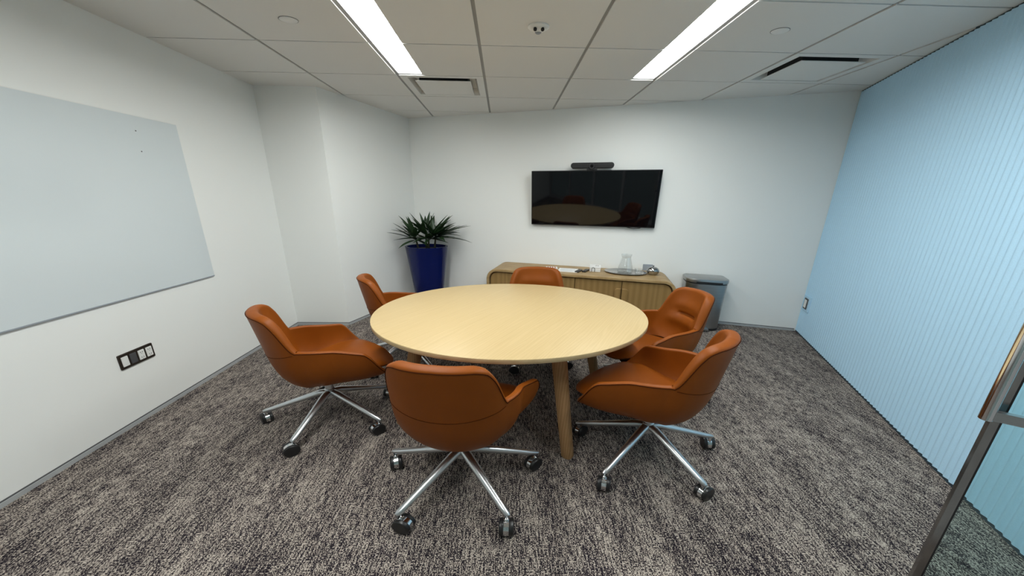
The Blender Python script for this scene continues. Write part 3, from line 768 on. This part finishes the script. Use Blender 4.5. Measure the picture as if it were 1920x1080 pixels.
        s.rows_lo = rows_lo
        s.ib = [i for i, c in enumerate(s.cols) if s.plan(c)[1] < -0.10 and abs(s.plan(c)[0]) < 0.201]
        return s

def seat_mesh():
    """Seat cushion filling the tub, rolling over at the front."""
    NB = 72; out = []
    for k in range(NB):
        a = 2*math.pi*k/NB; c, sn = math.cos(a), math.sin(a)
        n = 3.4 if sn > 0 else 2.4
        x = 0.224*math.copysign(abs(c)**(2/n), c); y = math.copysign(abs(sn)**(2/n), sn)
        y = y*0.330 if sn > 0 else y*0.205
        x *= 1+0.20*sstep(y, -0.02, 0.16)-0.10*sstep(y, 0.20, 0.33)
        out.append((x, y))
    rings = []
    for f, z in [(0.50, 0.386), (0.60, 0.392), (0.72, 0.405), (0.83, 0.425), (0.90, 0.440), (0.935, 0.452), (0.93, 0.461), (0.88, 0.469), (0.7, 0.476), (0.45, 0.480), (0.2, 0.481), (0.02, 0.481)]:
        for x, y in out:
            f2 = f if z > 0.46 else min(1.0, f+0.07)
            yy = 0.16+(y-0.16)*(f2 if y > 0.16 else f); zz = z
            if z > 0.42: zz -= 0.032*sstep(yy, 0.22, 0.325)+0.045*sstep(-yy, -0.18, 0.18)*(1 if z > 0.45 else 0.5)
            rings.append((x*f, yy, zz))
    nr = len(rings)//NB
    return np.array(rings), [(q*NB+k, q*NB+(k+1)%NB, (q+1)*NB+(k+1)%NB, (q+1)*NB+k) for q in range(nr-1) for k in range(NB)] + [tuple(range(NB))[::-1], tuple((nr-1)*NB+k for k in range(NB))]

CH = ChairShape().build()
SEAT_V, SEAT_F = seat_mesh()

def to_room(v, ang):
    """Turn a chair-local point array to face ang (radians, 0 = +x) and widen it across the room."""
    v = np.asarray(v, float); r = ang-math.pi/2; c, s = math.cos(r), math.sin(r)
    return np.stack([(v[:, 0]*c-v[:, 1]*s)*WIDE, v[:, 0]*s+v[:, 1]*c, v[:, 2]], 1)

def raw(name, v, f, m, parent, smooth=True, angle=None):
    b = MB(); b.v = [tuple(p) for p in v]; b.f = f
    return b.build(name, m, parent, smooth, angle=angle)

def swivel_chair(x, y, face, base, label, caster_seed):
    face, base = math.radians(face), math.radians(base)
    t = thing('swivel_chair', label, 'chair', (x, y, 0), group='tan leather chairs around the table')
    nc, nr, _ = CH.V.shape
    full = to_room(CH.V.reshape(-1, 3), face)
    # whole surface first, for seamless normals
    allf = [(i*nr+j, (i+1)*nr+j, (i+1)*nr+j+1, i*nr+j+1) for i in range(nc-1) for j in range(nr-1)]
    me = bpy.data.meshes.new('tmp'); me.from_pydata([tuple(p) for p in full], [], allf); me.update()
    vn = np.zeros(len(full)*3); me.vertex_normals.foreach_get('vector', vn); vn = vn.reshape(-1, 3); bpy.data.meshes.remove(me)
    # outside normals must point away from the tub
    mid = (nc//2)*nr+CH.rows_lo+8
    back_out = to_room(np.array([[0, -1.0, 0]]), face)[0]
    flip = vn[mid] @ back_out < 0
    def piece(name, i0, i1, j0, j1, capends=False):
        idx = [i*nr+j for i in range(i0, i1+1) for j in range(j0, j1+1)]; mp = {q: k for k, q in enumerate(idx)}
        fs = []
        for i in range(i0, i1):
            for j in range(j0, j1):
                q = (mp[i*nr+j], mp[(i+1)*nr+j], mp[(i+1)*nr+j+1], mp[i*nr+j+1]); fs.append(q[::-1] if flip else q)
        extra = []
        if capends == 'a' or capends == 'ab': extra.append([mp[i0*nr+j] for j in range(j0, j1+1)])
        if capends == 'b' or capends == 'ab': extra.append([mp[i1*nr+j] for j in range(j0, j1+1)][::-1])
        me = bpy.data.meshes.new(name); me.from_pydata([tuple(full[q]) for q in idx], [], fs+[tuple(e if not flip else e[::-1]) for e in extra])
        me.polygons.foreach_set('use_smooth', [True]*len(fs)+[False]*len(extra))
        sg = -1 if flip else 1
        if not extra: me.normals_split_custom_set_from_vertices([tuple(sg*vn[q]) for q in idx])
        me.materials.append(M['leather'])
        o = bpy.data.objects.new(name, me); COL.objects.link(o); o.parent = t
        return o
    ia, ib = CH.ib[0], CH.ib[-1]; lo = CH.rows_lo
    piece('backrest', ia, ib, lo, nr-1)
    piece('armrest', 0, ia, lo, nr-1); piece('armrest', ib, nc-1, lo, nr-1)
    sh = piece('shell', 0, nc-1, 0, lo)
    raw('seat_cushion', to_room(SEAT_V, face), SEAT_F, 'leather', t, True, 60)
    def strand(name, pts, r, n=6):
        b = MB(); b.tube([tuple(p) for p in to_room([tuple(q) for q in pts], face)], r, n); return b.build(name, 'stitch', t, True)
    strand('piping', CH.pipe, 0.0022)
    strand('back_seam', CH.seam[ia:ib+1], 0.0012)
    # pedestal
    b = MB(); b.lathe([(0.001, 0.165), (0.020, 0.165), (0.024, 0.170), (0.026, 0.235), (0.022, 0.240), (0.020, 0.352), (0.001, 0.352)], 20)
    b.v = [tuple(p) for p in to_room(b.v, face)]; b.build('column', 'alu', t, True)
    b = MB(); b.box(-0.085, 0.085, -0.08, 0.10, 0.352, 0.372); b.v = [tuple(p) for p in to_room(b.v, face)]; b.build('seat_plate', 'black', t)
    rc = random.Random(caster_seed)
    for k in range(5):
        a = base+2*math.pi*k/5; u = Vector((math.cos(a), math.sin(a), 0))
        b = MB(); b.tube([u*0.015+Vector((0,0,0.214)), u*0.05+Vector((0,0,0.208)), u*0.30+Vector((0,0,0.108)), u*0.330+Vector((0,0,0.098)), u*0.342+Vector((0,0,0.094))], [0.020, 0.021, 0.015, 0.0135, 0.008], 12, flat=(0.95, 1.0))
        b.v = [tuple(p) for p in to_room(b.v, math.pi/2)]; b.build('base_leg', 'alu', t, True, angle=50)
        ca = rc.uniform(0, 2*math.pi) if caster_seed < 100 else 0.4*k
        ctr = u*0.330; off = Vector((math.cos(ca), math.sin(ca), 0))*0.016; ax = Vector((-math.sin(ca), math.cos(ca), 0))
        w0 = ctr+off+Vector((0,0,0.036))
        b = MB(); b.tube([ctr+Vector((0,0,0.098)), ctr+Vector((0,0,0.055))], 0.0085, 12)
        b.tube([w0-ax*0.0095, w0+ax*0.0095], 0.0345, 22)
        b.v = [tuple(p) for p in to_room(b.v, math.pi/2)]; cs = b.build('caster', 'chrome', t, True)
        for sgn in (-1, 1):
            b = MB(); b.tube([w0+ax*sgn*0.0097, w0+ax*sgn*0.0115, w0+ax*sgn*0.023, w0+ax*sgn*0.026, w0+ax*sgn*0.0265], [0.034, 0.036, 0.036, 0.0335, 0.024], 22)
            b.v = [tuple(p) for p in to_room(b.v, math.pi/2)]; wh = b.build('wheel', 'rubber', cs, True, angle=40)
    return t

swivel_chair(-1.202, 1.937, 31, 45, 'tan leather swivel chair nearest the glass board and wall outlet', 3)
swivel_chair(-0.221, 1.397, 79, 16, 'tan leather swivel chair in the foreground with its back to the camera', 5)
swivel_chair(0.872, 1.568, 141, 6, 'tan leather swivel chair in front right, nearest the glass door', 8)
swivel_chair(0.300, 2.815, -97, 30, 'tan leather swivel chair between the table and the credenza', 11)
swivel_chair(-0.900, 2.745, 20, 20, 'tan leather swivel chair between the blue planter and the table', 13)
swivel_chair(1.158, 2.205, 188, 54, 'tan leather swivel chair directly in front of the steel bin', 17)

# ---------------------------------------------------------------- glass door standing open at the right
EDGE = Vector((1.366, 0.703))
dd = (HINGE - EDGE); DL = dd.length - 0.03; drz = math.atan2(dd.y, dd.x)
door = MB().box(0.0, DL, -0.006, 0.006, 0.012, 2.28).build('door_1', 'tinted', None, loc=(EDGE.x, EDGE.y, 0), rz=drz)
tag(door, 'clear glass door standing open beside the blue wall', kind='structure')
MB().box(-0.010, 0.006, -0.007, 0.007, 0.010, 2.282).build('edge_stile', 'darkchrome', door)
MB().box(0.006, 0.0105, -0.0065, 0.0065, 0.010, 2.282).build('edge_seal', 'rubber', door)
for z in (0.15, 2.1): MB().box(DL-0.06, DL+0.02, -0.02, 0.02, z-0.06, z+0.06).build('hinge', 'darkchrome', door)
# pull tube and push bar, on the camera's side of the glass
ci, si = math.cos(-drz), math.sin(-drz)
def door_local(x, y):
    x -= EDGE.x; y -= EDGE.y; return (x*ci-y*si, x*si+y*ci)
hx, hy = door_local(1.309, 0.689)
pull = MB().tube([(hx, hy, 0.952), (hx, hy, 0.953), (hx, hy, 2.0)], [0.0110, 0.0120, 0.0120], 24).build('pull_tube', 'chrome', door, True, angle=40)
for z in (1.15, 1.8): MB().tube([(hx, hy, z), (0.0, -0.004, z)], 0.006, 12).build('pull_mount', 'chrome', pull, True)
MB().box(hx+0.006, DL-0.10, hy-0.008, hy+0.008, 0.955, 0.982).build('push_bar', 'steel', door)
MB().box(DL-0.14, DL-0.10, hy-0.008, -0.005, 0.955, 0.982).build('push_bar_mount', 'steel', door)
